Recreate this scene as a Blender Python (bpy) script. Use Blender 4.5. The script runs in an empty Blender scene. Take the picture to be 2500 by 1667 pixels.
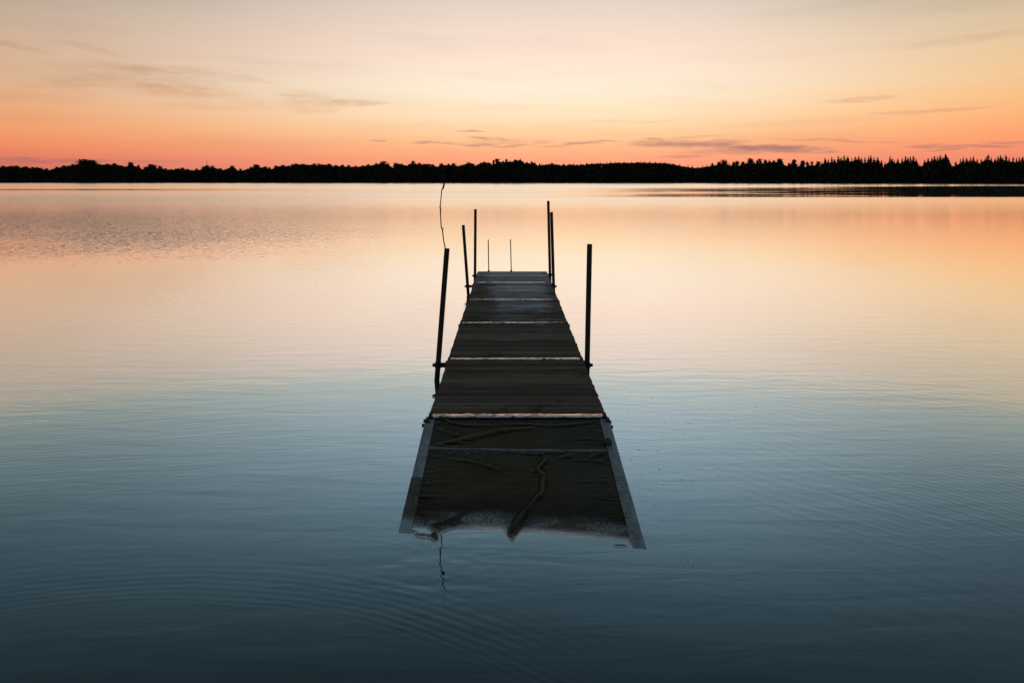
import bpy, bmesh, math, random
import numpy as np
from mathutils import Vector, Matrix

random.seed(7)
rng = np.random.default_rng(7)
S = bpy.context.scene
COL = S.collection
R = math.radians

# ------------------------------------------------------------------ camera
W_PX, H_PX = 2500.0, 1667.0          # size of the photograph the measurements come from
F = 1667.0                            # focal length in its pixels (24 mm lens)
HOR = 438.0                           # row of the true horizon
CAM_H = 1.75                          # eye height above the water

cam_d = bpy.data.cameras.new('camera')
cam = bpy.data.objects.new('camera', cam_d)
COL.objects.link(cam)
cam_d.sensor_width = 36.0
cam_d.lens = 24.0
cam_d.clip_start = 0.05
cam_d.clip_end = 30000.0
cam.location = (0, 0, CAM_H)
cam.rotation_euler = (math.pi / 2, 0, 0)
cam_d.shift_y = -(H_PX / 2 - HOR) / W_PX
S.camera = cam


def ray(px, py):
    x = (px - W_PX / 2) / F
    return Vector((x, 1.0, (HOR - py) / F))


def at_z(px, py, z):
    d = ray(px, py)
    t = (z - CAM_H) / d.z
    return Vector((d.x * t, d.y * t, z))


def at_y(px, py, Y):
    d = ray(px, py)
    t = Y / d.y
    return Vector((d.x * t, Y, CAM_H + d.z * t))


def azel(px, py):
    d = ray(px, py).normalized()
    return math.degrees(math.atan2(d.x, d.y)), math.degrees(math.asin(d.z))


# ------------------------------------------------------------------ helpers
def lin(c):
    out = []
    for v in c:
        v /= 255.0
        out.append(v / 12.92 if v <= 0.04045 else ((v + 0.055) / 1.055) ** 2.4)
    return tuple(out) + (1.0,)


def tag(o, label=None, cat=None, group=None, kind=None):
    if label: o['label'] = label
    if cat: o['category'] = cat
    if group: o['group'] = group
    if kind: o['kind'] = kind
    return o


def empty(name, loc=(0, 0, 0), rz=0.0):
    o = bpy.data.objects.new(name, None)
    o.empty_display_size = 0.2
    COL.objects.link(o)
    o.location = loc
    o.rotation_euler.z = rz
    return o


class MB:
    """collects boxes and tubes into one mesh object"""
    def __init__(self):
        self.v, self.f = [], []

    def quad(self, a, b, c, d):
        n = len(self.v)
        self.v += [tuple(a), tuple(b), tuple(c), tuple(d)]
        self.f.append((n, n + 1, n + 2, n + 3))

    def box(self, c, s, rot=None):
        n = len(self.v)
        c = Vector(c)
        for dz in (-1, 1):
            for dx, dy in ((-1, -1), (1, -1), (1, 1), (-1, 1)):
                p = Vector((dx * s[0] / 2, dy * s[1] / 2, dz * s[2] / 2))
                if rot is not None: p = rot @ p
                self.v.append(tuple(c + p))
        self.f += [(n, n + 3, n + 2, n + 1), (n + 4, n + 5, n + 6, n + 7)]
        for i in range(4):
            j = (i + 1) % 4
            self.f.append((n + i, n + j, n + 4 + j, n + 4 + i))

    def tube(self, pts, radii, k=12, caps=True):
        pts = [Vector(p) for p in pts]
        if not hasattr(radii, '__len__'): radii = [radii] * len(pts)
        n0 = len(self.v)
        ref = Vector((0.3, 1, 0.2)).normalized()
        for i, p in enumerate(pts):
            t = (pts[min(i + 1, len(pts) - 1)] - pts[max(i - 1, 0)]).normalized()
            a = t.cross(ref).normalized()
            b = t.cross(a).normalized()
            for j in range(k):
                th = 2 * math.pi * j / k
                self.v.append(tuple(p + (a * math.cos(th) + b * math.sin(th)) * radii[i]))
        for i in range(len(pts) - 1):
            for j in range(k):
                q = (j + 1) % k
                self.f.append((n0 + i * k + j, n0 + i * k + q, n0 + (i + 1) * k + q, n0 + (i + 1) * k + j))
        if caps:
            self.f.append(tuple(n0 + j for j in range(k))[::-1])
            e = n0 + (len(pts) - 1) * k
            self.f.append(tuple(e + j for j in range(k)))

    def mesh(self, name, m, smooth=False, bevel=0):
        me = bpy.data.meshes.new(name)
        me.from_pydata(self.v, [], self.f)
        me.update()
        bm = bmesh.new(); bm.from_mesh(me)
        bmesh.ops.recalc_face_normals(bm, faces=bm.faces)
        if bevel:
            ed = [e for e in bm.edges if len(e.link_faces) == 2 and e.calc_face_angle() > 0.6]
            bmesh.ops.bevel(bm, geom=ed, offset=bevel, segments=2, affect='EDGES', profile=0.6)
        bm.to_mesh(me); bm.free()
        if smooth:
            me.polygons.foreach_set('use_smooth', [True] * len(me.polygons))
        me.materials.append(m)
        return me

    def build(self, name, m, parent=None, smooth=False, bevel=0):
        o = bpy.data.objects.new(name, self.mesh(name, m, smooth, bevel))
        COL.objects.link(o)
        if parent: o.parent = parent
        return o


def mesh_obj(name, verts, faces, m, parent=None, smooth=False):
    me = bpy.data.meshes.new(name)
    me.from_pydata(verts, [], faces)
    me.update()
    if smooth: me.polygons.foreach_set('use_smooth', [True] * len(me.polygons))
    me.materials.append(m)
    o = bpy.data.objects.new(name, me)
    COL.objects.link(o)
    if parent: o.parent = parent
    return o


class NT:
    """small wrapper to write node trees as expressions"""
    def __init__(self, tree):
        self.t = tree
        tree.nodes.clear()

    def n(self, typ, **kw):
        nd = self.t.nodes.new(typ)
        for k, v in kw.items(): setattr(nd, k, v)
        return nd

    def put(self, sock, v):
        if isinstance(v, bpy.types.NodeSocket): self.t.links.new(v, sock)
        elif v is not None: sock.default_value = v

    def m(self, op, a, b=None, c=None, clamp=False):
        nd = self.n('ShaderNodeMath', operation=op, use_clamp=clamp)
        for i, v in enumerate((a, b, c)):
            if v is not None: self.put(nd.inputs[i], v)
        return nd.outputs[0]

    def vm(self, op, a, b=None, out=0):
        nd = self.n('ShaderNodeVectorMath', operation=op)
        self.put(nd.inputs[0], a)
        if b is not None: self.put(nd.inputs[1], b)
        return nd.outputs[out]

    def ss(self, x, a, b, lo=0.0, hi=1.0):
        nd = self.n('ShaderNodeMapRange', interpolation_type='SMOOTHSTEP')
        self.put(nd.inputs['Value'], x)
        if a > b: a, b, lo, hi = b, a, hi, lo
        for k, v in (('From Min', a), ('From Max', b), ('To Min', lo), ('To Max', hi)): self.put(nd.inputs[k], v)
        return nd.outputs[0]

    def lr(self, x, a, b, lo=0.0, hi=1.0):
        nd = self.n('ShaderNodeMapRange')
        for k, v in (('Value', x), ('From Min', a), ('From Max', b), ('To Min', lo), ('To Max', hi)): self.put(nd.inputs[k], v)
        return nd.outputs[0]

    def xyz(self, v):
        nd = self.n('ShaderNodeSeparateXYZ'); self.put(nd.inputs[0], v)
        return nd.outputs[0], nd.outputs[1], nd.outputs[2]

    def comb(self, x, y, z=0.0):
        nd = self.n('ShaderNodeCombineXYZ')
        for i, v in enumerate((x, y, z)): self.put(nd.inputs[i], v)
        return nd.outputs[0]

    def noise(self, vec, scale=1.0, detail=2.0, rough=0.5, dist=0.0):
        nd = self.n('ShaderNodeTexNoise')
        self.put(nd.inputs['Vector'], vec)
        nd.inputs['Scale'].default_value = scale
        nd.inputs['Detail'].default_value = detail
        nd.inputs['Roughness'].default_value = rough
        nd.inputs['Distortion'].default_value = dist
        return nd.outputs['Fac']

    def ramp(self, fac, stops, interp='LINEAR'):
        nd = self.n('ShaderNodeValToRGB')
        cr = nd.color_ramp
        cr.interpolation = interp
        while len(cr.elements) > 1: cr.elements.remove(cr.elements[-1])
        for i, (p, c) in enumerate(stops):
            e = cr.elements[0] if i == 0 else cr.elements.new(p)
            e.position = p
            e.color = c if len(c) == 4 else lin(c)
        self.put(nd.inputs[0], fac)
        return nd.outputs[0]

    def mix(self, fac, a, b, blend='MIX'):
        nd = self.n('ShaderNodeMix', data_type='RGBA', blend_type=blend)
        self.put(nd.inputs[0], fac); self.put(nd.inputs[6], a); self.put(nd.inputs[7], b)
        return nd.outputs[2]

    def bump(self, h, dist=1.0, strength=1.0):
        nd = self.n('ShaderNodeBump')
        nd.inputs['Strength'].default_value = strength
        nd.inputs['Distance'].default_value = dist
        self.put(nd.inputs['Height'], h)
        return nd.outputs[0]


def new_mat(name):
    m = bpy.data.materials.new(name)
    m.use_nodes = True
    return m, NT(m.node_tree)


def finish(nt, base, rough=0.6, metal=0.0, spec=0.3, normal=None):
    p = nt.n('ShaderNodeBsdfPrincipled')
    nt.put(p.inputs['Base Color'], base)
    nt.put(p.inputs['Roughness'], rough)
    nt.put(p.inputs['Metallic'], metal)
    nt.put(p.inputs['Specular IOR Level'], spec)
    if normal is not None: nt.put(p.inputs['Normal'], normal)
    o = nt.n('ShaderNodeOutputMaterial')
    nt.t.links.new(p.outputs[0], o.inputs[0])
    return p


# ------------------------------------------------------------------ sky
SUN_AZ = 6.0
world = bpy.data.worlds.new('World')
S.world = world
world.use_nodes = True
w = NT(world.node_tree)
tc = w.n('ShaderNodeTexCoord')
dx, dy, dz = w.xyz(tc.outputs['Generated'])
el = w.m('MULTIPLY', w.m('ARCSINE', w.m('MINIMUM', w.m('MAXIMUM', dz, -0.9999), 0.9999)), 180 / math.pi)
az = w.m('MULTIPLY', w.m('ARCTAN2', dx, dy), 180 / math.pi)
EL_MAX = 60.0
fac = w.m('DIVIDE', w.m('MAXIMUM', el, 0.0), EL_MAX, clamp=True)


P0 = math.atan((H_PX / 2 - HOR) / F)


def true_el(e):
    if e > 44: return e
    if e < 14.0: py = H_PX / 2 - F * math.tan(R(e) + P0)
    else: py = 2 * HOR - (H_PX / 2 + F * math.tan(R(e) - P0))
    return math.degrees(math.atan((HOR - py) / F))


def stops(lst):
    return [(max(0.0, true_el(e)) / EL_MAX, c) for e, c in lst]


centre = w.ramp(fac, stops([
    (0.0, (245, 146, 124)), (1.5, (252, 164, 128)), (2.5, (254, 184, 138)), (3.6, (255, 208, 160)), (4.9, (255, 227, 189)),
    (6.9, (255, 238, 214)), (8.6, (255, 231, 211)), (10.2, (250, 225, 206)), (12.0, (237, 217, 202)), (13.6, (222, 210, 198)),
    (16.0, (196, 200, 193)), (19.0, (163, 180, 186)), (22.4, (135, 157, 168)), (26.0, (105, 129, 142)), (29.5, (80, 104, 116)),
    (33.0, (57, 78, 89)), (37.0, (39, 56, 65)), (41.5, (26, 39, 46)), (45.0, (62, 78, 86)), (60.0, (112, 128, 138))]))
left = w.ramp(fac, stops([
    (0.0, (188, 100, 94)), (1.3, (220, 119, 97)), (2.2, (237, 138, 96)), (3.2, (240, 154, 106)), (4.6, (232, 166, 119)),
    (6.4, (217, 174, 139)), (8.6, (207, 173, 146)), (10.2, (193, 169, 147)), (12.0, (176, 162, 145)), (13.4, (162, 156, 143)),
    (15.5, (132, 144, 137)), (18.0, (102, 121, 124)), (21.0, (76, 97, 105)), (24.0, (56, 76, 86)), (27.5, (41, 59, 69)),
    (31.0, (31, 47, 54)), (35.0, (21, 34, 40)), (40.0, (13, 22, 26)), (45.0, (58, 74, 82)), (60.0, (108, 124, 134))]))
right = w.ramp(fac, stops([
    (0.0, (218, 118, 106)), (1.3, (240, 136, 110)), (2.2, (250, 150, 108)), (3.2, (253, 165, 110)), (4.6, (252, 184, 122)),
    (6.4, (244, 197, 144)), (8.6, (231, 197, 156)), (10.2, (214, 190, 156)), (12.0, (192, 178, 153)), (13.4, (178, 170, 151)),
    (15.5, (150, 157, 148)), (18.0, (116, 133, 135)), (21.0, (88, 107, 114)), (24.0, (65, 83, 93)), (27.5, (49, 66, 77)),
    (31.0, (37, 53, 61)), (35.0, (27, 41, 48)), (40.0, (18, 29, 34)), (45.0, (58, 74, 82)), (60.0, (108, 124, 134))]))
back = w.ramp(fac, stops([(0.0, (96, 92, 96)), (8.0, (112, 110, 114)), (20.0, (104, 112, 118)), (40.0, (100, 114, 122)), (60.0, (108, 124, 134))]))
daz = w.m('SUBTRACT', az, SUN_AZ)
tl = w.ss(daz, -6.0, -50.0)
tr = w.ss(daz, 2.0, 36.0)
sky = w.mix(tl, centre, left)
sky = w.mix(tr, sky, right)
adaz = w.m('ABSOLUTE', daz)
sky = w.mix(w.ss(adaz, 45.0, 120.0), sky, back)

# thin cloud streaks low in the afterglow: azimuth, elevation, half sizes (deg), strength, tilt
PXDEG = 1667.0 / 57.3
CLOUDS = [  # pixel centre, half width, half height, strength, tilt
    (1640, 351, 105, 9, .56, 0), (1728, 352, 90, 9, .62, 2), (1877, 364, 120, 9, .72, -2), (1800, 370, 140, 7, .36, 0), (1994, 370, 70, 3.5, .4, -2),
    (1420, 350, 48, 4.2, .55, 0), (1473, 346, 45, 2.6, .35, -2), (1324, 347, 34, 4.5, .3, 2), (1356, 357, 46, 2.8, .35, 4),
    (1600, 340, 34, 3.2, .48, -2), (1696, 334, 75, 2.6, .32, 3), (2100, 244, 76, 6.5, .32, 2), (2270, 271, 112, 4.6, .28, 1),
    (2047, 345, 135, 3, .28, -4), (2260, 357, 42, 4.6, .5, 3), (2340, 362, 60, 3.2, .42, 5), (2380, 358, 80, 3.6, .45, -2), (2483, 349, 55, 3.6, .42, -3),
    (1665, 383, 70, 5, .3, 0), (1490, 295, 60, 3.2, .16, 0), (1600, 297, 70, 2.6, .14, 2), (1042, 348, 36, 3.8, .5, -3), (1105, 352, 56, 2.8, .32, -3), (1175, 355, 44, 4.2, .46, 2),
    (1201, 339, 62, 4.4, .48, -3), (1250, 357, 55, 3.2, .36, 2), (1148, 322, 40, 2.8, .44, -1), (1225, 347, 90, 8, .2, 0), (850, 252, 95, 8, .38, 2), (755, 258, 80, 20, .2, 0), (925, 345, 18, 3, .3, 0),
    (40, 112, 66, 6, .26, -9), (235, 122, 75, 7, .15, -11), (350, 172, 100, 10, .42, -4), (440, 174, 90, 9, .18, -2), (560, 189, 105, 8, .20, -4),
    (215, 196, 120, 17, .36, 9), (375, 213, 80, 9, .46, -4), (430, 222, 140, 17, .34, -2), (175, 222, 60, 11, .14, -10), (30, 235, 150, 15, .18, 0),
    (330, 190, 190, 30, .26, -2), (745, 240, 70, 15, .26, -3), (600, 255, 150, 14, .12, 0), (90, 165, 170, 14, .08, 0), (143, 394, 120, 5, .4, 2), (40, 387, 46, 3.4, .4, 0), (370, 394, 75, 3, .22, 0), (510, 262, 130, 8, .14, 0),
    (1950, 300, 200, 9, .10, 1), (2350, 100, 130, 8, .13, 3), (1250, 262, 120, 6, .08, 0)]
cv0 = w.comb(az, el, 0.0)
wn = w.n('ShaderNodeTexNoise')
w.put(wn.inputs['Vector'], w.vm('MULTIPLY', cv0, (0.55, 2.2, 1.0)))
wn.inputs['Scale'].default_value = 1.0
wn.inputs['Detail'].default_value = 5.0
warp = w.vm('MULTIPLY', w.vm('SUBTRACT', wn.outputs['Color'], (0.5, 0.5, 0.5)), (1.9, 0.42, 0.0))
cv = w.vm('ADD', cv0, warp)
tot = None
for (px, py, hw_, hh_, st, tilt) in CLOUDS:
    a0, e0 = azel(px, py)
    mp = w.n('ShaderNodeMapping', vector_type='TEXTURE')
    w.put(mp.inputs['Vector'], cv)
    mp.inputs['Location'].default_value = (a0, e0, 0)
    mp.inputs['Rotation'].default_value = (0, 0, R(tilt))
    mp.inputs['Scale'].default_value = (1.25 * hw_ / PXDEG, 1.35 * hh_ / PXDEG, 1)
    d2 = w.vm('DOT_PRODUCT', mp.outputs[0], mp.outputs[0], out=1)
    g = w.ss(d2, 0.0, 1.0, st, 0.0)
    tot = g if tot is None else w.m('MAXIMUM', tot, g)
fib = w.noise(w.vm('MULTIPLY', cv, (0.5, 3.4, 1.0)), 1.0, 5.0, 0.62)
tot = w.m('MULTIPLY', tot, w.ss(fib, 0.28, 0.62, 0.35, 1.25), clamp=True)
cloud_col = w.ramp(w.m('DIVIDE', w.m('MAXIMUM', el, 0.0), 12.0, clamp=True),
                   [(0.0, (150, 92, 96)), (0.18, (146, 108, 112)), (0.3, (176, 128, 116)), (0.5, (208, 150, 112)), (0.62, (190, 146, 112)), (0.8, (172, 142, 116)), (1.0, (150, 134, 116))])
sky = w.mix(tot, sky, cloud_col)
# very faint uneven veil so that the gradient is not mathematically smooth
veil = w.noise(w.vm('MULTIPLY', cv, (0.05, 0.5, 1.0)), 1.0, 6.0, 0.6)
sky = w.mix(1.0, sky, w.ramp(veil, [(0.3, (0.93, 0.92, 0.92, 1)), (0.5, (1, 1, 1, 1)), (0.7, (1.0, 0.985, 0.97, 1))]), 'MULTIPLY')
st = w.n('ShaderNodeTexSky', sky_type='NISHITA', sun_disc=False)
st.sun_elevation = R(0.6)
st.sun_rotation = R(SUN_AZ)
nish = w.mix(1.0, st.outputs[0], (0.004, 0.004, 0.004, 1), 'MULTIPLY')
sky = w.mix(1.0, sky, nish, 'ADD')
bg = w.n('ShaderNodeBackground')
w.put(bg.inputs[0], sky)
bg.inputs[1].default_value = 1.0
wo = w.n('ShaderNodeOutputWorld')
w.t.links.new(bg.outputs[0], wo.inputs[0])

sun_d = bpy.data.lights.new('sun', 'SUN')
sun_d.energy = 0.04
sun_d.angle = R(0.5)
sun_d.color = (1.0, 0.62, 0.4)
sun = bpy.data.objects.new('sun', sun_d)
COL.objects.link(sun)
sd = Vector((math.sin(R(SUN_AZ)) * math.cos(R(.6)), math.cos(R(SUN_AZ)) * math.cos(R(.6)), math.sin(R(.6))))
sun.rotation_euler = sd.to_track_quat('Z', 'Y').to_euler()
sun.location = (30, 200, 40)

S.view_settings.view_transform = 'Standard'
S.view_settings.look = 'None'
S.view_settings.exposure = 0
S.view_settings.gamma = 1

# ------------------------------------------------------------------ water
wm, n = new_mat('lake_water')
geo = n.n('ShaderNodeNewGeometry')
P = geo.outputs['Position']
X, Y, Z = n.xyz(P)
XY = n.comb(X, Y, 0.0)
# rings running out from the shallows beside the photographer
rc = n.vm('LENGTH', n.vm('SUBTRACT', XY, (-1.40, 0.36, 0.0)), out=1)
w1 = n.noise(XY, 0.55, 2.0)
w2 = n.noise(XY, 2.6, 2.0)
rr = n.m('ADD', rc, n.m('ADD', n.m('MULTIPLY', w1, 0.5), n.m('MULTIPLY', w2, 0.05)))
m1 = n.ss(n.noise(n.vm('MULTIPLY', XY, (0.45, 0.6, 1)), 1.0, 2.0), 0.36, 0.66)
m1b = n.ss(n.noise(n.vm('MULTIPLY', XY, (0.8, 0.8, 1)), 1.0, 2.0), 0.4, 0.62)
fade1 = n.m('MULTIPLY', n.ss(rc, 2.9, 4.6), n.ss(rc, 26.0, 9.0))
h1 = n.m('MULTIPLY', n.m('SINE', n.m('MULTIPLY', rr, 2 * math.pi / 0.056)), n.m('MULTIPLY', n.m('MULTIPLY', m1, fade1), 0.000054))
h1b = n.m('MULTIPLY', n.m('SINE', n.m('MULTIPLY', n.m('ADD', rr, n.m('MULTIPLY', w2, 0.08)), 2 * math.pi / 0.105)),
          n.m('MULTIPLY', n.m('MULTIPLY', m1b, fade1), 0.000054))
# tight packet of rings in the near left
rp = n.m('ADD', rc, n.m('MULTIPLY', n.m('SUBTRACT', w2, 0.5), 0.035))
dd = n.m('SUBTRACT', rp, 2.42)
ph = n.m('SUBTRACT', n.m('MULTIPLY', dd, 31.0), n.m('MULTIPLY', n.m('MULTIPLY', dd, dd), 17.0))
mk = n.m('MULTIPLY', n.m('MULTIPLY', n.ss(dd, 0.0, 0.1), n.ss(dd, 0.58, 0.2)), n.ss(X, 0.9, -0.6))
hp = n.m('MULTIPLY', n.m('SINE', n.m('MULTIPLY', ph, 2 * math.pi)), n.m('MULTIPLY', n.m('MULTIPLY', mk, n.ss(m1, 0.0, 1.0, 0.55, 1.0)), 0.000068))
# fine wind ripple with crests lying across the view
h2 = n.m('MULTIPLY', n.m('MULTIPLY', n.noise(n.vm('MULTIPLY', XY, (1.5, 7.5, 1)), 1.0, 3.0, 0.55, 0.4), 0.0021), n.m('MULTIPLY', n.ss(Y, 1.5, 9.0, 0.3, 1.0), n.ss(Y, 110.0, 40.0)))
# cat's paws on the left, crisp small wavelets
edge = n.m('ADD', Y, n.m('MULTIPLY', n.noise(XY, 0.12, 3.0), 26.0))
paw_y = n.m('MULTIPLY', n.ss(edge, 24.0, 40.0), n.ss(edge, 105.0, 66.0))
paw_x = n.ss(n.m('DIVIDE', X, n.m('MAXIMUM', Y, 1.0)), -0.08, -0.6)
paw = n.m('MULTIPLY', paw_y, paw_x)
faint = n.m('MULTIPLY', n.ss(edge, 19.0, 28.0), n.ss(n.m('DIVIDE', X, n.m('MAXIMUM', Y, 1.0)), 0.1, -0.35))
pawm = n.m('ADD', paw, n.m('MULTIPLY', faint, 0.22))
pn = n.noise(n.vm('MULTIPLY', XY, (6.0, 3.0, 1)), 1.0, 2.0, 0.55)
h3 = n.m('MULTIPLY', n.m('MULTIPLY', pn, 0.05), pawm)
# far ruffled water
h4 = n.m('MULTIPLY', n.m('MULTIPLY', n.noise(n.vm('MULTIPLY', XY, (0.5, 1.2, 1)), 1.0, 3.0), 0.012), n.ss(Y, 25.0, 80.0))
# calm slick below the far bank, wide on the right and a thread on the left
U = n.m('DIVIDE', X, n.m('MAXIMUM', Y, 1.0))
j = n.m('MULTIPLY', n.m('SUBTRACT', n.noise(n.comb(n.m('MULTIPLY', X, 0.02), n.m('MULTIPLY', Y, 0.05), 0.0), 1.0, 4.0), 0.5), 30.0)
Yc = n.m('ADD', Y, j)
slick_r = n.m('MULTIPLY', n.m('MULTIPLY', n.ss(Y, 65.6, 68.0), n.ss(n.m('SUBTRACT', Yc, n.m('MULTIPLY', n.ss(U, 0.25, 0.7), 40.0)), 156.0, 118.0)), n.ss(U, -0.02, 0.26))
slick_l = n.m('MULTIPLY', n.m('MULTIPLY', n.ss(Y, 102.5, 110.0), n.ss(Y, 131.0, 119.6)), n.ss(U, -0.2, -0.62, 0.22, 1.0))
brk = n.noise(n.comb(n.m('MULTIPLY', X, 0.035), n.m('MULTIPLY', Y, 0.11), 3.0), 1.0, 4.0, .6)
slick_r = n.m('MULTIPLY', slick_r, n.m('MAXIMUM', n.ss(brk, .36, .56, .35, 1.0), n.ss(U, .3, .62)))
slick = n.m('MAXIMUM', slick_r, slick_l)
loc = n.ss(n.vm('LENGTH', n.vm('SUBTRACT', XY, (-.30, 3.05, 0.0)), out=1), .55, .1)
h5 = n.m('MULTIPLY', n.m('MULTIPLY', n.noise(n.vm('MULTIPLY', XY, (7, 13, 1)), 1.0, 1.0), .0009), loc)
h1 = n.m('ADD', h1, h5)
height = n.m('ADD', n.m('ADD', n.m('ADD', h1, h1b), n.m('ADD', hp, h2)),
             n.m('ADD', h3, n.m('MULTIPLY', h4, n.m('SUBTRACT', 1.0, slick))))
nor = n.bump(height, 1.0, 1.0)
lean = n.m('MULTIPLY', n.m('SUBTRACT', 1.0, slick), n.m('ADD', n.ss(Y, 30.0, 62.0, 0.0, .032), n.ss(Y, 70.0, 140.0, 0.0, .010)))
nor = n.vm('NORMALIZE', n.vm('ADD', nor, n.comb(0.0, n.m('MULTIPLY', lean, -1.0), 0.0)))
rough_far = n.m('ADD', n.ss(Y, 4.0, 30.0, 0.012, 0.115), n.m('SUBTRACT', n.ss(Y, 30.0, 70.0, 0.0, 0.06), n.ss(Y, 75.0, 150.0, 0.0, 0.02)))
band = n.noise(n.comb(n.m('MULTIPLY', X, 0.012), n.m('MULTIPLY', Y, 0.07), 0.0), 1.0, 3.0)
rough_far = n.m('MULTIPLY', rough_far, n.ss(band, 0.3, 0.7, 0.82, 1.12))
rough = n.m('ADD', n.m('MULTIPLY', rough_far, n.m('SUBTRACT', 1.0, slick)), n.m('MULTIPLY', slick, n.ss(U, .2, .6, .068, .026)))
rough = n.m('MULTIPLY', rough, n.m('SUBTRACT', 1.0, n.m('MULTIPLY', paw, 0.5)))
rough = n.m('ADD', rough, n.m('MULTIPLY', n.m('MULTIPLY', paw, n.ss(Y, 24.0, 55.0)), 0.10))
gl = n.n('ShaderNodeBsdfGlossy', distribution='MULTI_GGX')
cosv = n.m('ABSOLUTE', n.vm('DOT_PRODUCT', geo.outputs['Incoming'], geo.outputs['True Normal'], out=1))
refl = n.ramp(cosv, [(0.0, (0.98, 0.98, 0.98, 1)), (0.25, (0.96, 0.96, 0.96, 1)), (0.42, (0.89, 0.91, 0.91, 1)), (0.55, (0.72, 0.75, 0.76, 1)), (0.7, (0.50, 0.54, 0.55, 1)), (1.0, (0.34, 0.37, 0.38, 1))])
n.put(gl.inputs['Color'], refl)
n.put(gl.inputs['Roughness'], rough)
n.put(gl.inputs['Normal'], nor)
df = n.n('ShaderNodeBsdfDiffuse')
df.inputs['Color'].default_value = (0.007, 0.010, 0.009, 1)
ad = n.n('ShaderNodeAddShader')
n.t.links.new(gl.outputs[0], ad.inputs[0]); n.t.links.new(df.outputs[0], ad.inputs[1])
mo = n.n('ShaderNodeOutputMaterial')
n.t.links.new(ad.outputs[0], mo.inputs[0])

# sheet of water from behind the viewer to beyond the far bank
ys = [-60, -10, 0, 4, 10, 20, 45, 90, 180, 420, 3000]
xs = [-4000, -900, -300, -100, -30, -8, 0, 8, 30, 100, 300, 900, 4000]
vv = [(x, y, 0.0) for y in ys for x in xs]
ff = [(r * len(xs) + c, r * len(xs) + c + 1, (r + 1) * len(xs) + c + 1, (r + 1) * len(xs) + c) for r in range(len(ys) - 1) for c in range(len(xs) - 1)]
water = mesh_obj('water', vv, ff, wm)
tag(water, 'calm lake surface mirroring the orange and blue dusk sky', 'lake', kind='structure')

# ------------------------------------------------------------------ far bank and forest
PROFILE = []
def _prof(x0, pts):
    for zx, zy in pts: PROFILE.append((x0 + zx * .3614, 340 + zy * .3614))
_prof(0, [(0, 178), (150, 175), (210, 185), (250, 178), (280, 190), (340, 195), (400, 178), (480, 165), (530, 156), (555, 139), (600, 137), (640, 148), (660, 160), (740, 158), (820, 166), (842, 178), (880, 160), (920, 172), (940, 174), (960, 195), (1000, 172), (1040, 172), (1060, 188), (1080, 180), (1110, 195), (1170, 195), (1190, 185), (1230, 188), (1300, 198), (1350, 194), (1380, 178), (1440, 178), (1480, 190), (1510, 192), (1570, 180), (1610, 199), (1640, 200), (1680, 185), (1730, 172), (1790, 182), (1830, 190), (1880, 172), (1950, 168), (2010, 160), (2100, 160), (2200, 160), (2260, 170)])
_prof(830, [(0, 170), (50, 175), (100, 174), (220, 163), (290, 150), (330, 165), (360, 188), (370, 160), (410, 155), (450, 165), (490, 148), (530, 160), (610, 155), (660, 176), (690, 158), (730, 165), (770, 160), (800, 172), (860, 153), (890, 150), (900, 170), (960, 150), (1000, 147), (1040, 155), (1070, 136), (1110, 142), (1190, 139), (1220, 133), (1250, 152), (1320, 150), (1340, 165), (1400, 160), (1550, 160), (1600, 163), (1680, 155), (1800, 150), (2000, 145), (2120, 145), (2200, 150)])
_prof(1650, [(0, 160), (60, 172), (150, 177), (230, 164), (320, 142), (380, 160), (440, 152), (490, 134), (540, 145), (580, 138), (640, 138), (690, 132), (740, 155), (790, 146), (820, 168), (850, 146), (880, 165), (900, 148), (960, 150), (1020, 126), (1070, 130), (1110, 112), (1160, 116), (1230, 114), (1270, 130), (1310, 112), (1360, 122), (1400, 156), (1450, 118), (1500, 134), (1550, 122), (1600, 118), (1640, 156), (1690, 132), (1750, 112), (1790, 108), (1825, 100), (1860, 146), (1880, 152), (1940, 122), (2010, 118), (2060, 132), (2115, 106), (2150, 130), (2190, 110), (2230, 112), (2280, 122), (2340, 122)])
PROFILE = [(-1400, 408), (-900, 400), (-500, 404), (-200, 399)] + PROFILE + [(2560, 384), (2700, 380), (2900, 390), (3200, 386), (3700, 392)]
pxs = np.array([p[0] for p in PROFILE]); pys = np.array([p[1] for p in PROFILE])


def prof(px): return float(np.interp(px, pxs, pys))


def bankY(px): return float(np.interp(px, [-1400, 0, 1250, 1700, 2150, 2500, 3700], [371, 367, 352, 346, 305, 276, 270]))


tree_m, n = new_mat('dark_foliage')
g = n.n('ShaderNodeNewGeometry')
rp_ = g.outputs['Random Per Island']
base = n.ramp(rp_, [(0.0, (0.018, 0.022, 0.014, 1)), (0.6, (0.032, 0.036, 0.024, 1)), (1.0, (0.05, 0.05, 0.034, 1))])
finish(n, base, 0.9, 0, 0.0)
bark_m, n = new_mat('dark_bark')
tcn = n.n('ShaderNodeTexCoord')
finish(n, n.ramp(n.noise(n.vm('MULTIPLY', tcn.outputs['Object'], (6, 6, 1.5)), 1, 3), [(0.3, (0.02, 0.015, 0.012, 1)), (0.7, (0.06, 0.045, 0.035, 1))]), 0.9, 0, 0.0)
soil_m, n = new_mat('dark_bank_soil')
g = n.n('ShaderNodeNewGeometry')
finish(n, n.ramp(n.noise(g.outputs['Position'], 0.3, 4), [(0.3, (0.015, 0.016, 0.01, 1)), (0.7, (0.035, 0.034, 0.022, 1))]), 0.95, 0, 0.0)

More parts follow.
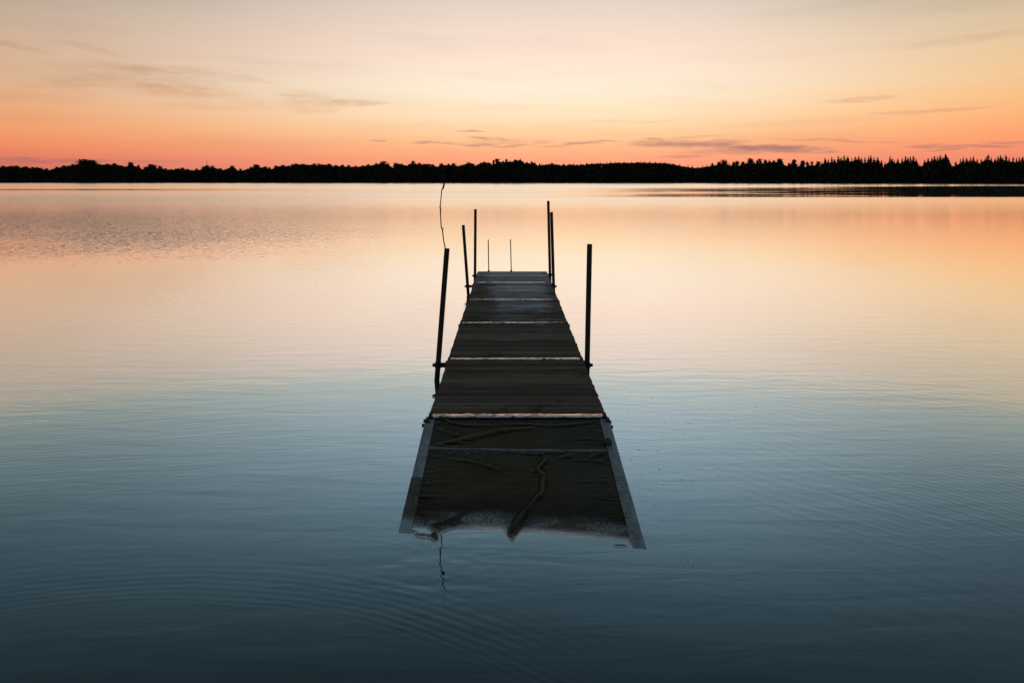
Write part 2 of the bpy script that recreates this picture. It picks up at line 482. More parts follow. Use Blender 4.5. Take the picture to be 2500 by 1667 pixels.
# bank: a low shore that climbs under the forest
cols = list(range(-1400, 3701, 20))
rows = []
bv = []
for px in cols:
    D = bankY(px)
    x0 = (px - 1250) / F
    top = at_y(px, prof(px), D + 12).z
    jig = 1.6 * math.sin(px * .031) + 1.1 * math.sin(px * .083 + 1)
    for dyy, z in ((-2 + jig * .5, -0.6), (0 + jig * .5, 0.12), (2, 0.55), (13, top * .72), (60, top * .6), (500, top * .45), (6000, 4.0)):
        Yp = D + dyy
        bv.append((x0 * Yp, Yp, z))
K = 7
bf = [(c * K + r, (c + 1) * K + r, (c + 1) * K + r + 1, c * K + r + 1) for c in range(len(cols) - 1) for r in range(K - 1)]
bank = mesh_obj('far_bank', bv, bf, soil_m, smooth=True)
tag(bank, 'low dark far bank of the lake under the forest', 'bank', kind='structure')


def leaf_quads(centres, sizes, squash=0.8):
    """random little leaf-clump faces at the given centres -> verts (n*4,3)"""
    k = len(centres)
    a = rng.normal(size=(k, 3)); a /= np.linalg.norm(a, axis=1)[:, None]
    b = rng.normal(size=(k, 3)); b -= a * np.sum(a * b, axis=1)[:, None]; b /= np.linalg.norm(b, axis=1)[:, None]
    s = np.asarray(sizes)[:, None]
    a = a * s; b = b * s * squash
    return np.stack([centres - a - b, centres + a - b * .7, centres + a * .8 + b, centres - a * .9 + b * .8], axis=1).reshape(-1, 3)


def quads_mesh(name, verts, m):
    k = len(verts) // 4
    me = bpy.data.meshes.new(name)
    me.vertices.add(len(verts)); me.vertices.foreach_set('co', np.asarray(verts, dtype=np.float32).ravel())
    me.loops.add(k * 4); me.loops.foreach_set('vertex_index', np.arange(k * 4, dtype=np.int32))
    me.polygons.add(k)
    me.polygons.foreach_set('loop_start', np.arange(0, k * 4, 4, dtype=np.int32))
    me.polygons.foreach_set('loop_total', np.full(k, 4, dtype=np.int32))
    me.update(calc_edges=True)
    me.materials.append(m)
    return me


# the wood itself: one mass nobody could count
N = 200000
fx = rng.uniform(-1400, 3700, N)
fd = rng.uniform(0, 1, N)
fh = rng.uniform(0, 1, N) ** 0.85
D_ = np.interp(fx, [-1400, 0, 1250, 1700, 2150, 2500, 3700], [371, 367, 352, 346, 305, 276, 270])
py_ = np.interp(fx, pxs, pys)
sizes = rng.uniform(0.28, 0.62, N)
lump = 2.2 * np.sin(fx * .21) * np.sin(fx * .057 + 2) + rng.normal(0, .9, N)
py_ = py_ + 3.0 + np.abs(lump) + np.interp(fx, [1650, 1740, 1960, 2020, 3700], [0, 3, 4, 8, 8])
Yf = D_ + 1.0 + 10 * fd
zt = CAM_H + (HOR - py_) / F * Yf - sizes * .8
# slope front: the lowest branches start at the water's edge
zf = 0.25 + fh * np.maximum(zt - 0.25, 0.3)
tx = (fx - W_PX / 2) / F
Xf = tx * Yf
fv = leaf_quads(np.stack([Xf, Yf, zf], axis=1), sizes)
fo = bpy.data.objects.new('forest', quads_mesh('forest', fv, tree_m))
COL.objects.link(fo)
tag(fo, 'dense black wood covering the whole far bank below the skyline', 'forest', kind='stuff')


# single trees that stand out of the skyline
def spruce_crown(h, wid, seed):
    r_ = random.Random(seed)
    v = []
    z = h * .06
    while z < h * .985:
        t = z / h
        rad = min(wid * .5, .46 * (h - z)) * r_.uniform(.5, 1.25) + .10
        k = 6
        ph = r_.random() * 6.28
        for i in range(k):
            a = ph + i * 6.283 / k + r_.uniform(-.3, .3)
            ln = rad * r_.uniform(.6, 1.15)
            d = Vector((math.cos(a), math.sin(a), 0)); s = Vector((-d.y, d.x, 0))
            wd = max(.2, ln * .5)
            dr = -ln * r_.uniform(.12, .45)
            p0 = Vector((0, 0, z + .12)); p1 = d * ln * .6 + Vector((0, 0, z + dr * .35)); p2 = d * ln + Vector((0, 0, z + dr + .08))
            v += [p0 - s * .08, p0 + s * .08, p1 + s * wd * .6, p1 - s * wd * .6]
            v += [p1 - s * wd * .6, p1 + s * wd * .6, p2 + s * .06, p2 - s * .06]
            dn = Vector((0, 0, -max(.36, ln * .6)))
            v += [p0, p1, p1 + dn, p0 + dn * .8]
            v += [p1, p2, p2 + dn * .35, p1 + dn]
        z += h * .042 * r_.uniform(.8, 1.25)
    for i in range(4):
        a = i * .8
        s = Vector((math.cos(a), math.sin(a), 0)) * .1
        v += [Vector((0, 0, h * .93)) - s, Vector((0, 0, h * .93)) + s, Vector((0, 0, h)) + s * .2, Vector((0, 0, h)) - s * .2]
    return np.array([tuple(p) for p in v])


def clump_crown(h, wid, seed, lo, nclump, lean=0.0, pine=False):
    r_ = random.Random(seed)
    cs, ss = [], []
    for i in range(nclump):
        t = r_.random()
        z = h * (lo + (0.97 - lo) * t)
        env = math.sin(math.pi * min(1, max(.08, (t * .82 + .2)))) if not pine else (1.0 - .8 * t)
        a = r_.random() * 6.28
        rad = wid * .5 * env * r_.uniform(.2, .8)
        c = Vector((rad * math.cos(a) + lean * t * h, rad * math.sin(a), z))
        cr = wid * r_.uniform(.13, .24)
        for k in range(34):
            p = Vector((r_.gauss(0, .5), r_.gauss(0, .5), r_.gauss(0, .38 if pine else .45))) * cr
            q = c + p
            if q.z < h:
                cs.append(tuple(q)); ss.append(r_.uniform(.13, .32))
    cs.append((lean * h, 0, h - .15)); ss.append(.2)
    return leaf_quads(np.array(cs), np.array(ss))


def trunk_mb(h, r0, lean=0.0, limbs=0, seed=0):
    r_ = random.Random(seed)
    mb = MB()
    mb.tube([(0, 0, -.6), (lean * h * .1, 0, h * .35), (lean * h * .5, 0, h * .7), (lean * h, 0, h * .96)], [r0, r0 * .75, r0 * .45, .03], 6)
    for i in range(limbs):
        z = h * r_.uniform(.4, .8); a = r_.random() * 6.28; l = h * r_.uniform(.12, .25)
        mb.tube([(lean * z * .5, 0, z), (lean * z * .5 + math.cos(a) * l * .6, math.sin(a) * l * .6, z + l * .35), (lean * z * .5 + math.cos(a) * l, math.sin(a) * l, z + l * .6)], [r0 * .4, r0 * .25, .03], 5)
    return mb


PROTO = {'spruce_tree': [], 'pine_tree': [], 'broadleaf_tree': []}
for i in range(6):
    hw_ = 4.3 + .7 * (i % 3)
    PROTO['spruce_tree'].append((quads_mesh('crown', spruce_crown(10, hw_, 40 + i), tree_m), trunk_mb(10, .16).mesh('trunk', bark_m)))
for i in range(5):
    ln = [0.05, -.04, .09, 0, .06][i]
    PROTO['pine_tree'].append((quads_mesh('crown', clump_crown(10, 3.9 + .5 * (i % 3), 70 + i, .25, 26, ln, True), tree_m), trunk_mb(10, .18, ln, 4, i).mesh('trunk', bark_m)))
for i in range(5):
    PROTO['broadleaf_tree'].append((quads_mesh('crown', clump_crown(10, 7.5 + .8 * (i % 3), 90 + i, .3, 46, 0, False), tree_m), trunk_mb(10, .22, 0, 5, 9 + i).mesh('trunk', bark_m)))


def plant(kind, px, py_top, label, group=None, ref_w=1.0, back=6.0, variant=None):
    Yt = bankY(px) + back
    top = at_y(px, py_top, Yt)
    vs = PROTO[kind]
    cm, tm = vs[random.randrange(len(vs)) if variant is None else variant]
    t = empty(kind, (top.x, Yt, 0.3 + back * .12), random.uniform(-.35, .35) if kind == 'pine_tree' else random.random() * 6.28)
    s = (top.z - t.location.z) / 10.0
    t.scale = (s * ref_w, s * ref_w, s)
    for nm, me in (('crown', cm), ('trunk', tm)):
        o = bpy.data.objects.new(nm, me); COL.objects.link(o); o.parent = t
    tag(t, label, 'tree', group)
    return t


# notable ones first
plant('broadleaf_tree', 205, 389.0, 'broad domed tree, tallest crown on the left half of the far skyline', None, 1.0)
plant('broadleaf_tree', 226, 391.5, 'rounded tree joined to the right side of the tallest left dome', None, .9)
plant('broadleaf_tree', 318, 397.0, 'rounded crown on the far skyline left of the small pointed tree', None, .75)
plant('spruce_tree', 339, 400.5, 'small pointed conifer beside a rounded crown on the left far skyline', None, 1.0)
plant('broadleaf_tree', 367, 401.5, 'wide rounded tree just right of the small pointed conifer', None, .9)
plant('broadleaf_tree', 390, 405.0, 'low round crown filling the slope of the wide rounded tree', None, .7)
plant('broadleaf_tree', 505, 404.0, 'rounded tree directly below the thin radio mast', None, .9)
plant('broadleaf_tree', 567, 404.5, 'round-headed tree standing alone between two dips in the left skyline', None, .7)
plant('broadleaf_tree', 625, 401.5, 'bushy tree on the small rise left of the long wooded hump', None, .9)
plant('broadleaf_tree', 936, 393.8, 'loose-crowned tree at the notch left of the twig', None, .8)
plant('broadleaf_tree', 966, 397.5, 'ragged tree just right of the notch in the central skyline', None, .6)
plant('broadleaf_tree', 1008, 393.5, 'airy tall tree with sky showing through, left of the twig tip', None, .6)
plant('pine_tree', 1217, 388.3, 'tallest pine of the small cluster above the left pipes of the jetty', None, 1.0, variant=1)
plant('pine_tree', 1271, 387.5, 'dense pine at the right end of the central cluster', None, 1.1, variant=3)
plant('broadleaf_tree', 1767, 390.5, 'broad bushy tree at the left end of the spiky right skyline', None, .8)
plant('pine_tree', 1828, 386.8, 'lopsided leaning pine near the start of the spiky right skyline', None, 1.1, variant=2)
plant('pine_tree', 1901, 387.0, 'wind-swept pine alone between two gaps on the right skyline', None, 1.1, variant=0)
plant('pine_tree', 1936, 389.5, 'small lone pine with gaps of sky on both sides', None, .9, variant=4)
plant('spruce_tree', 2309, 373.5, 'tallest spruce on the right skyline, beside a deep gap', None, 1.0, variant=1)
plant('spruce_tree', 2173, 379.5, 'slender isolated spruce standing in a low gap on the right', None, .75, variant=2)

GROUPS = {
    'L': ('broadleaf_tree', 'rounded dark tree in the far skyline left of the jetty', 'rounded trees of the left skyline'),
    'C': ('broadleaf_tree', 'ragged dark tree in the far skyline behind the jetty', 'ragged trees of the central skyline'),
    'CP': ('pine_tree', 'small dark pine in the cluster behind the jetty posts', 'pines of the central skyline'),
    'H': ('spruce_tree', 'small pointed conifer on the smooth wooded hump right of the jetty', 'conifers on the wooded hump'),
    'RP': ('pine_tree', 'uneven dark pine among the trees of the right skyline', 'pines of the right skyline'),
    'RS': ('spruce_tree', 'pointed dark spruce in the spiky right skyline', 'spruces of the right skyline')}


def row(g, lst, wlo, whi, drop=0.0):
    kind, label, grp = GROUPS[g]
    for px, py in lst:
        plant(kind, px, py + drop, label, grp, random.uniform(wlo, whi), random.uniform(3, 8))


def fill(x0, x1, step, lo, hi):
    out = []
    x = x0
    while x < x1:
        xx = x + random.uniform(-.3, .3) * step
        out.append((xx, prof(xx) + random.uniform(lo, hi)))
        x += step * random.uniform(.75, 1.3)
    return out


row('L', fill(4, 830, 19, .2, 3.0), .45, .75)
row('C', fill(834, 1190, 17, 0, 4), .35, .6)
row('CP', [(1180, 394), (1190, 396), (1204, 391), (1230, 391.5), (1238, 389.5), (1246, 391), (1256, 389), (1262, 391.5), (1284, 396), (1296, 394), (1306, 394.5), (1318, 398), (1345, 398)], .55, .85)
row('H', fill(1320, 1740, 11, -1.2, 2.2), .6, .85)
row('RP', [(1738, 398), (1752, 395), (1790, 394.5), (1796, 393), (1812, 394), (1834, 389), (1842, 393.5), (1848, 391), (1858, 388.5), (1866, 390), (1880, 389.5), (1888, 391.5), (1910, 392.5), (1958, 391.5), (1972, 393), (1984, 395), (1996, 393.5), (1924, 398), (1946, 400)], .6, .95)
row('RS', fill(2008, 2500, 8.0, 1, 15), .5, 1.15)
row('RS', [(2014, 384), (2022, 387), (2031, 381.5), (2037, 386), (2047, 379), (2052, 384), (2061, 378.2), (2070, 381), (2080, 384), (2088, 381), (2097, 379.5), (2104, 385), (2112, 383), (2121, 380.5), (2126, 377.5), (2134, 382), (2143, 381.5), (2152, 389), (2161, 394), (2184, 390), (2192, 387), (2203, 384), (2211, 380), (2217, 384), (2223, 380.5), (2230, 379.5), (2237, 386), (2258, 389), (2266, 385), (2275, 383), (2282, 379), (2289, 381), (2296, 377.5), (2302, 383), (2316, 386), (2334, 392), (2345, 386), (2352, 383), (2360, 383.5), (2370, 382), (2377, 381.5), (2386, 387), (2396, 387), (2407, 383), (2413, 376.5), (2420, 383), (2430, 386), (2437, 381), (2443, 377), (2449, 383), (2456, 377.5), (2464, 384), (2474, 383), (2482, 385), (2489, 382), (2497, 381)], .62, 1.0)

# thin mast and a small lit lamp on the left shore
steel_m, n = new_mat('grey_steel')
tcn = n.n('ShaderNodeTexCoord')
finish(n, n.ramp(n.noise(tcn.outputs['Object'], 9, 3), [(0.3, (0.06, 0.06, 0.065, 1)), (0.7, (0.14, 0.14, 0.15, 1))]), 0.55, 0.6, 0.4)
b0 = at_y(505, 410, 640); t0 = at_y(505, 390.5, 640)
mast = empty('radio_mast', (b0.x, 640, 4.0))
tag(mast, 'thin radio mast rising above the trees of the left skyline', 'mast')
hm = t0.z - 4.0
mb = MB()
for a in (0, 2.094, 4.188):
    mb.tube([(.42 * math.cos(a), .42 * math.sin(a), 0), (.2 * math.cos(a), .2 * math.sin(a), hm * .93)], .06, 5)
for k in range(16):
    z = hm * .93 * k / 16; z2 = hm * .93 * (k + 1) / 16
    q = .42 - .22 * k / 16; q2 = .42 - .22 * (k + 1) / 16
    for a in (0, 2.094, 4.188):
        mb.tube([(q * math.cos(a), q * math.sin(a), z), (q2 * math.cos(a + 2.094), q2 * math.sin(a + 2.094), z2)], .035, 4)
mb.build('lattice', steel_m, mast)
mb = MB(); mb.tube([(0, 0, hm * .9), (0, 0, hm)], .05, 6)
for dz_, l in ((.93, .7), (.96, .5)):
    mb.box((0, 0, hm * dz_), (l * 2, .08, .1))
mb.build('antenna', steel_m, mast)

lp = at_y(98, 421, 385.5)
lamp = empty('shore_lamp', (lp.x, 385.5, 0.3))
tag(lamp, 'tiny white lit lamp in front of the dark trees at far left', 'lamp')
mb = MB(); mb.tube([(0, 0, 0), (0, 0, lp.z - .3 - .1)], [.07, .05], 8)
mb.build('pole', steel_m, lamp)
glow_m, n = new_mat('lamp_glow')
em = n.n('ShaderNodeEmission'); em.inputs[0].default_value = (1, .97, .9, 1); em.inputs[1].default_value = 1.6
o_ = n.n('ShaderNodeOutputMaterial'); n.t.links.new(em.outputs[0], o_.inputs[0])
bm = bmesh.new(); bmesh.ops.create_uvsphere(bm, u_segments=12, v_segments=8, radius=.17)
me = bpy.data.meshes.new('globe'); bm.to_mesh(me); bm.free(); me.materials.append(glow_m)
o_ = bpy.data.objects.new('globe', me); COL.objects.link(o_); o_.parent = lamp; o_.location = (0, 0, lp.z - .3)

# ------------------------------------------------------------------ jetty
DZ = 0.19                                      # deck top above the water
near_c = (at_z(1050, 1009, DZ) + at_z(1477, 1009, DZ)) / 2
far_c = (at_z(1165.6, 662.5, DZ) + at_z(1335, 662.5, DZ)) / 2
axis = (far_c - near_c); DECK_L = axis.length
yaw = math.atan2(-axis.x, axis.y)
DECK_W = 1.172
Mj = Matrix.Translation((near_c.x, near_c.y, 0)) @ Matrix.Rotation(yaw, 4, 'Z')
Mi = Mj.inverted()

wood_m, n = new_mat('weathered_deck_boards')
tcn = n.n('ShaderNodeTexCoord'); g = n.n('ShaderNodeNewGeometry')
ob = tcn.outputs['Object']
ox, oy, oz = n.xyz(ob)
isl = g.outputs['Random Per Island']
grain = n.noise(n.vm('ADD', n.vm('MULTIPLY', ob, (3.0, 110.0, 60.0)), n.comb(n.m('MULTIPLY', isl, 40.0), 0.0, 0.0)), 1.0, 5.0, .65)
blot = n.noise(n.vm('MULTIPLY', ob, (2.4, 1.5, 1)), 1.0, 4.0, .6)
col = n.ramp(grain, [(0.28, (0.038, 0.031, 0.025, 1)), (0.5, (0.112, 0.096, 0.078, 1)), (0.75, (0.21, 0.182, 0.152, 1))])
col = n.mix(n.m('MULTIPLY', n.ss(blot, .44, .34), .7), col, (0.035, 0.028, 0.022, 1))
col = n.mix(1.0, col, n.ramp(isl, [(0, (.5, .5, .5, 1)), (1, (1.35, 1.32, 1.28, 1))]), 'MULTIPLY')
# damp, bluish patches with their sheen painted into the colour, growing toward the outer end
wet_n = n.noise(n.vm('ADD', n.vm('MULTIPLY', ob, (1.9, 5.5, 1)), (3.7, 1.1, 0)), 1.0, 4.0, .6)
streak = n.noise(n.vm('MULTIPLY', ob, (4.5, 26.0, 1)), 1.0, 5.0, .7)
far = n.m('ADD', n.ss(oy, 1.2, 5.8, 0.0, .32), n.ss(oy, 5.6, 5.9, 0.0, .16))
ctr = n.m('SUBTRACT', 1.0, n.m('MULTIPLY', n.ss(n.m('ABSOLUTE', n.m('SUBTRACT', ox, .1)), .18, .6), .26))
wet_sheen = n.ss(n.m('MULTIPLY', n.m('ADD', n.m('ADD', n.m('MULTIPLY', wet_n, .62), n.m('MULTIPLY', streak, .72)), far), ctr), .75, .95)
wet_sheen = n.m('MULTIPLY', wet_sheen, n.ss(oy, 1.2, 3.2))
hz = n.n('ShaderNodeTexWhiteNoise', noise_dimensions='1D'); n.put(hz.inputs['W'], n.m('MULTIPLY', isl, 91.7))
wet_sheen = n.m('MULTIPLY', wet_sheen, n.lr(hz.outputs['Value'], 0.0, 1.0, .22, 1.0))
wet_sheen = n.m('MULTIPLY', wet_sheen, n.ss(grain, .3, .6, .5, 1.1))
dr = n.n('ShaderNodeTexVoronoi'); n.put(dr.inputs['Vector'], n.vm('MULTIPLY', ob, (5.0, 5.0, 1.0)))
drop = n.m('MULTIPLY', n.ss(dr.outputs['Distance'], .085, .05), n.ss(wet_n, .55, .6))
col = n.mix(n.m('MULTIPLY', wet_sheen, .85), col, (0.42, 0.52, 0.60, 1))
col = n.mix(n.m('MULTIPLY', drop, .6), col, (0.35, 0.35, 0.33, 1))
hh = n.m('ADD', n.m('MULTIPLY', grain, 0.0016), n.m('MULTIPLY', blot, .002))
finish(n, col, n.m('SUBTRACT', .85, n.m('MULTIPLY', wet_sheen, .35)), 0, n.m('ADD', .035, n.m('MULTIPLY', wet_sheen, .10)), n.bump(hh, 1.0, .8))

beam_m, n = new_mat('dark_wet_beam')
tcn = n.n('ShaderNodeTexCoord')
gr = n.noise(n.vm('MULTIPLY', tcn.outputs['Object'], (20, 2, 20)), 1, 4)
finish(n, n.ramp(gr, [(0.3, (0.02, 0.017, 0.014, 1)), (0.7, (0.06, 0.05, 0.042, 1))]), .8, 0, .08, n.bump(gr, .002))

pipe_m, n = new_mat('black_rusty_pipe')
tcn = n.n('ShaderNodeTexCoord')
ru = n.noise(n.vm('MULTIPLY', tcn.outputs['Object'], (14, 14, 5)), 1, 5, .6)
finish(n, n.ramp(ru, [(0.3, (0.018, 0.016, 0.014, 1)), (0.55, (0.035, 0.028, 0.022, 1)), (0.75, (0.07, 0.04, 0.025, 1))]), n.ss(ru, .3, .7, .5, .85), 0.0, .12, n.bump(ru, .0015))

strip_m, n = new_mat('worn_metal_flashing')
tcn = n.n('ShaderNodeTexCoord')
ob = tcn.outputs['Object']
sp = n.noise(n.vm('MULTIPLY', ob, (14, 30, 20)), 1, 6, .75)
big = n.noise(n.vm('MULTIPLY', ob, (3.2, 2.7, 1)), 1, 3, .6)
dirt = n.ss(n.m('ADD', n.m('MULTIPLY', sp, .62), n.m('MULTIPLY', big, .38)), .50, .41)
finish(n, n.mix(dirt, (0.72, 0.72, 0.74, 1), (0.055, 0.045, 0.04, 1)), n.m('ADD', .14, n.m('MULTIPLY', dirt, .5)),
       n.m('SUBTRACT', 1.0, dirt), .2, n.bump(n.m('ADD', n.m('MULTIPLY', sp, .0012), n.m('MULTIPLY', big, .003)), 1.0, 1.0))

jetty = empty('jetty', (near_c.x, near_c.y, 0), yaw)
tag(jetty, 'long narrow dark wooden jetty on pipe posts running straight out into the lake', 'jetty')
# joint positions measured along the deck
jy = [(Mi @ at_z(1250, yy, DZ)).y for yy in (1012.0, 874.5, 787.0, 730.6, 689.0, 662.5)]
STRIP = .072
for s in range(5):
    y0 = jy[s] + STRIP / 2 + .004
    y1 = (jy[s + 1] - STRIP / 2 - .004) if s < 4 else jy[5]
    nb = 19 if s < 4 else 16
    pitch = (y1 - y0) / nb
    mb = MB()
    lift = 0.0
    for b in range(nb):
        yc = y0 + pitch * (b + .5)
        dxl = random.uniform(-.003, .003); ln = DECK_W + random.uniform(-.005, .005)
        if s == 4 and b == 12: ln -= .11; dxl -= .055       # short board: the lake shows through its gap
        rot = Matrix.Rotation(random.uniform(-.0025, .0025), 3, 'Z') @ Matrix.Rotation(random.uniform(-.012, .012), 3, 'X') @ Matrix.Rotation(random.uniform(-.002, .002), 3, 'Y')
        mb.box((dxl, yc, DZ - .014 + random.uniform(-.0025, .0025)), (ln, pitch - random.uniform(.007, .014), .028), rot)
    o = mb.build('deck_section', wood_m, jetty, bevel=.003)
    bb = MB()
    for sx in (-1, 1):
        bb.box((sx * (DECK_W / 2 - .075), (y0 + y1) / 2, DZ - .028 - .052), (.045, y1 - y0 - .01, .095))
    bb.box((0, y0 + .03, DZ - .08), (DECK_W - .2, .04, .08)); bb.box((0, y1 - .03, DZ - .08), (DECK_W - .2, .04, .08))
    bb.build('beam', beam_m, jetty)
    # flashing over the joint at the near end of this section
    depress = math.atan2(CAM_H - DZ, (Mj @ Vector((0, jy[s], 0))).y)
    tilt = -0.46 * depress
    W2 = DECK_W - .05
    fm = MB(); seg = 44
    prof_ = [(-STRIP / 2, -.010), (-STRIP / 2 + .004, .004), (-STRIP * .1, .0045), (STRIP / 2 - .004, .003), (STRIP / 2, -.008)]
    for i in range(seg + 1):
        x = -W2 / 2 + W2 * i / seg
        for (yy, zz) in prof_:
            fm.v.append((x, jy[s] + yy + random.uniform(-.0016, .0016), DZ + zz - .001 + math.tan(tilt) * yy + random.uniform(-.0006, .0006)))
    kk = len(prof_)
    for i in range(seg):
        for q in range(kk - 1):
            fm.f.append((i * kk + q, (i + 1) * kk + q, (i + 1) * kk + q + 1, i * kk + q + 1))
    st_ = fm.build('joint_flashing', strip_m, jetty, smooth=False)
    # hinge brackets sticking out at both ends of the joint
    for sx in (-1, 1):
        hb = MB()
        xe = sx * (DECK_W / 2)
        hb.box((xe - sx * .012, jy[s], DZ - .004), (.03, .085, .012))
        hb.box((xe + sx * .006, jy[s] - .055, DZ - .035), (.022, .05, .05))
        hb.tube([(xe - sx * .02, jy[s] - .075, DZ - .03), (xe + sx * .016, jy[s] - .075, DZ - .03)], .011, 8)
        hb.tube([(xe - sx * .02, jy[s] - .14, DZ - .045), (xe + sx * .008, jy[s] - .14, DZ - .045)], .010, 8)
        hb.build('hinge_bracket', pipe_m, jetty, bevel=.0015)


def to_j(p): return Mi @ p


def post(clamp_px, top_px, zc=.135, r=.0228):
    c = at_z(clamp_px[0], clamp_px[1], zc)
    t = at_y(top_px[0], top_px[1], c.y)
    cj, tj = to_j(c), to_j(t)
    d = (tj - cj)
    bj = cj - d * ((zc + 1.1) / d.z)
    mb = MB()
    mb.tube([bj, tj], r, 20)
    # hollow rim
    tn = d.normalized()
    o = mb.build('post', pipe_m, jetty, smooth=True)
    for p in o.data.polygons:
        if len(p.vertices) > 4: p.use_smooth = False
    sx = 1 if cj.x > 0 else -1
    cl = MB()
    cl.tube([cj - tn * .022, cj + tn * .022], r + .006, 20)
    cl.box((cj.x + sx * (r + .013), cj.y, cj.z), (.026, .024, .024))
    cl.tube([(cj.x + sx * (r + .014), cj.y - .03, cj.z), (cj.x + sx * (r + .014), cj.y + .03, cj.z)], .008, 8)
    xin = sx * (DECK_W / 2 - .09)
    cl.box(((xin + cj.x - sx * r) / 2, cj.y, cj.z), (abs(cj.x - sx * r - xin), .04, .034))
    cl.build('clamp', pipe_m, o, bevel=.002)
    return o, t, c


pA, tA, cA = post((1069.5, 891), (1091.3, 606.8))
post((1141.8, 699), (1130.9, 549.6))
post((1159.7, 673.4), (1160.7, 511))
post((1342.8, 671), (1338.5, 490.8))
post((1351.6, 699), (1346.4, 518))
post((1433.5, 891.3), (1439.5, 596.2))
# two thin ladder rails at the outer edge
for (bx, by), (tx_, ty_) in (((1193.1, 663), (1192.0, 585)), ((1248.2, 663), (1246.4, 584.3))):
    c = at_z(bx, by - .5, DZ); c.y += .012
    t = at_y(tx_, ty_, c.y)
    mb = MB(); cj, tj = to_j(c), to_j(t)
    mb.tube([cj + Vector((0, 0, -.9)), cj, tj], .0085, 12)
    mb.tube([cj + Vector((0, 0, -.02)), cj + Vector((0, 0, .018))], .017, 12)
    mb.build('ladder_rail', pipe_m, jetty, smooth=True)

# crooked twig stuck at the nearest left post
TW = [(540, 905), (537, 872), (522, 820), (514, 760), (510, 708), (497, 680), (493, 620), (490, 560), (493, 512), (490, 490), (495, 430), (500, 380), (504, 326), (512, 318), (520, 292), (528, 258), (524, 236), (523, 225), (529, 195), (532, 185), (530, 160), (536, 130), (540, 108)]
tp = [at_y(950 + .2551 * a, 380 + .2551 * b, tA.y - .006) for a, b in TW]
tr_ = [1.25 * q for q in [.0042, .0042, .0042, .0042, .0046, .0042, .0040, .0038, .0050, .0040, .0036, .0036, .0040, .0062, .0064, .0052, .0046, .0044, .0042, .0044, .0038, .0034, .0024]]
mb = MB()
org = tp[0].copy()
mb.tube([p - org + Vector((random.uniform(-.002, .002), random.uniform(-.006, .006), 0)) for p in tp], tr_, 8)
for i in (4, 8, 13, 14, 19):                                  # buds and broken side shoots
    p = tp[i] - org
    sgn = random.choice((-1, 1))
    mb.tube([p, p + Vector((sgn * .010, random.uniform(-.005, .005), .012)), p + Vector((sgn * .013, 0, .02))], [.0028, .0024, .0012], 6)
twig = mb.build('twig', bark_m, None, smooth=True)
twig.location = org
tag(twig, 'thin crooked bare twig standing upright on top of the nearest left post', 'twig')

# ------------------------------------------------------------------ ramp into the water
HL = at_z(1040, 1017, DZ - .012); HR = at_z(1486, 1017, DZ - .012)
BL = at_z(972, 1303, 0.0); BR = at_z(1579, 1343, 0.0)
rorg = (HL + HR) / 2
rorg.z = 0
ramp = empty('boarding_ramp', rorg)
tag(ramp, 'sagging carpeted ramp sloping from the near end of the jetty down under the water', 'ramp')


def RP(u, v, h=0.0):
    """u 0..1 left to right, v 0 at the jetty, 1 where the rails meet the water"""
    a = HL.lerp(BL, v); b = HR.lerp(BR, v)
    return a.lerp(b, u) - rorg + Vector((0, 0, h))


def uv_of(px, py):
    u, v = .5, .5
    d = ray(px, py)
    o = Vector((0, 0, CAM_H))
    for _ in range(12):
        p = RP(u, v) + rorg
        e1 = (RP(u + .001, v) - RP(u, v)) / .001; e2 = (RP(u, v + .001) - RP(u, v)) / .001
        A = Matrix((e1, e2, -d)).transposed()
        sol = A.inverted() @ (o - p)
        u += sol.x; v += sol.y
    return u, v


def z3(a, b): return 900 + a * .3189, 960 + b * .3189


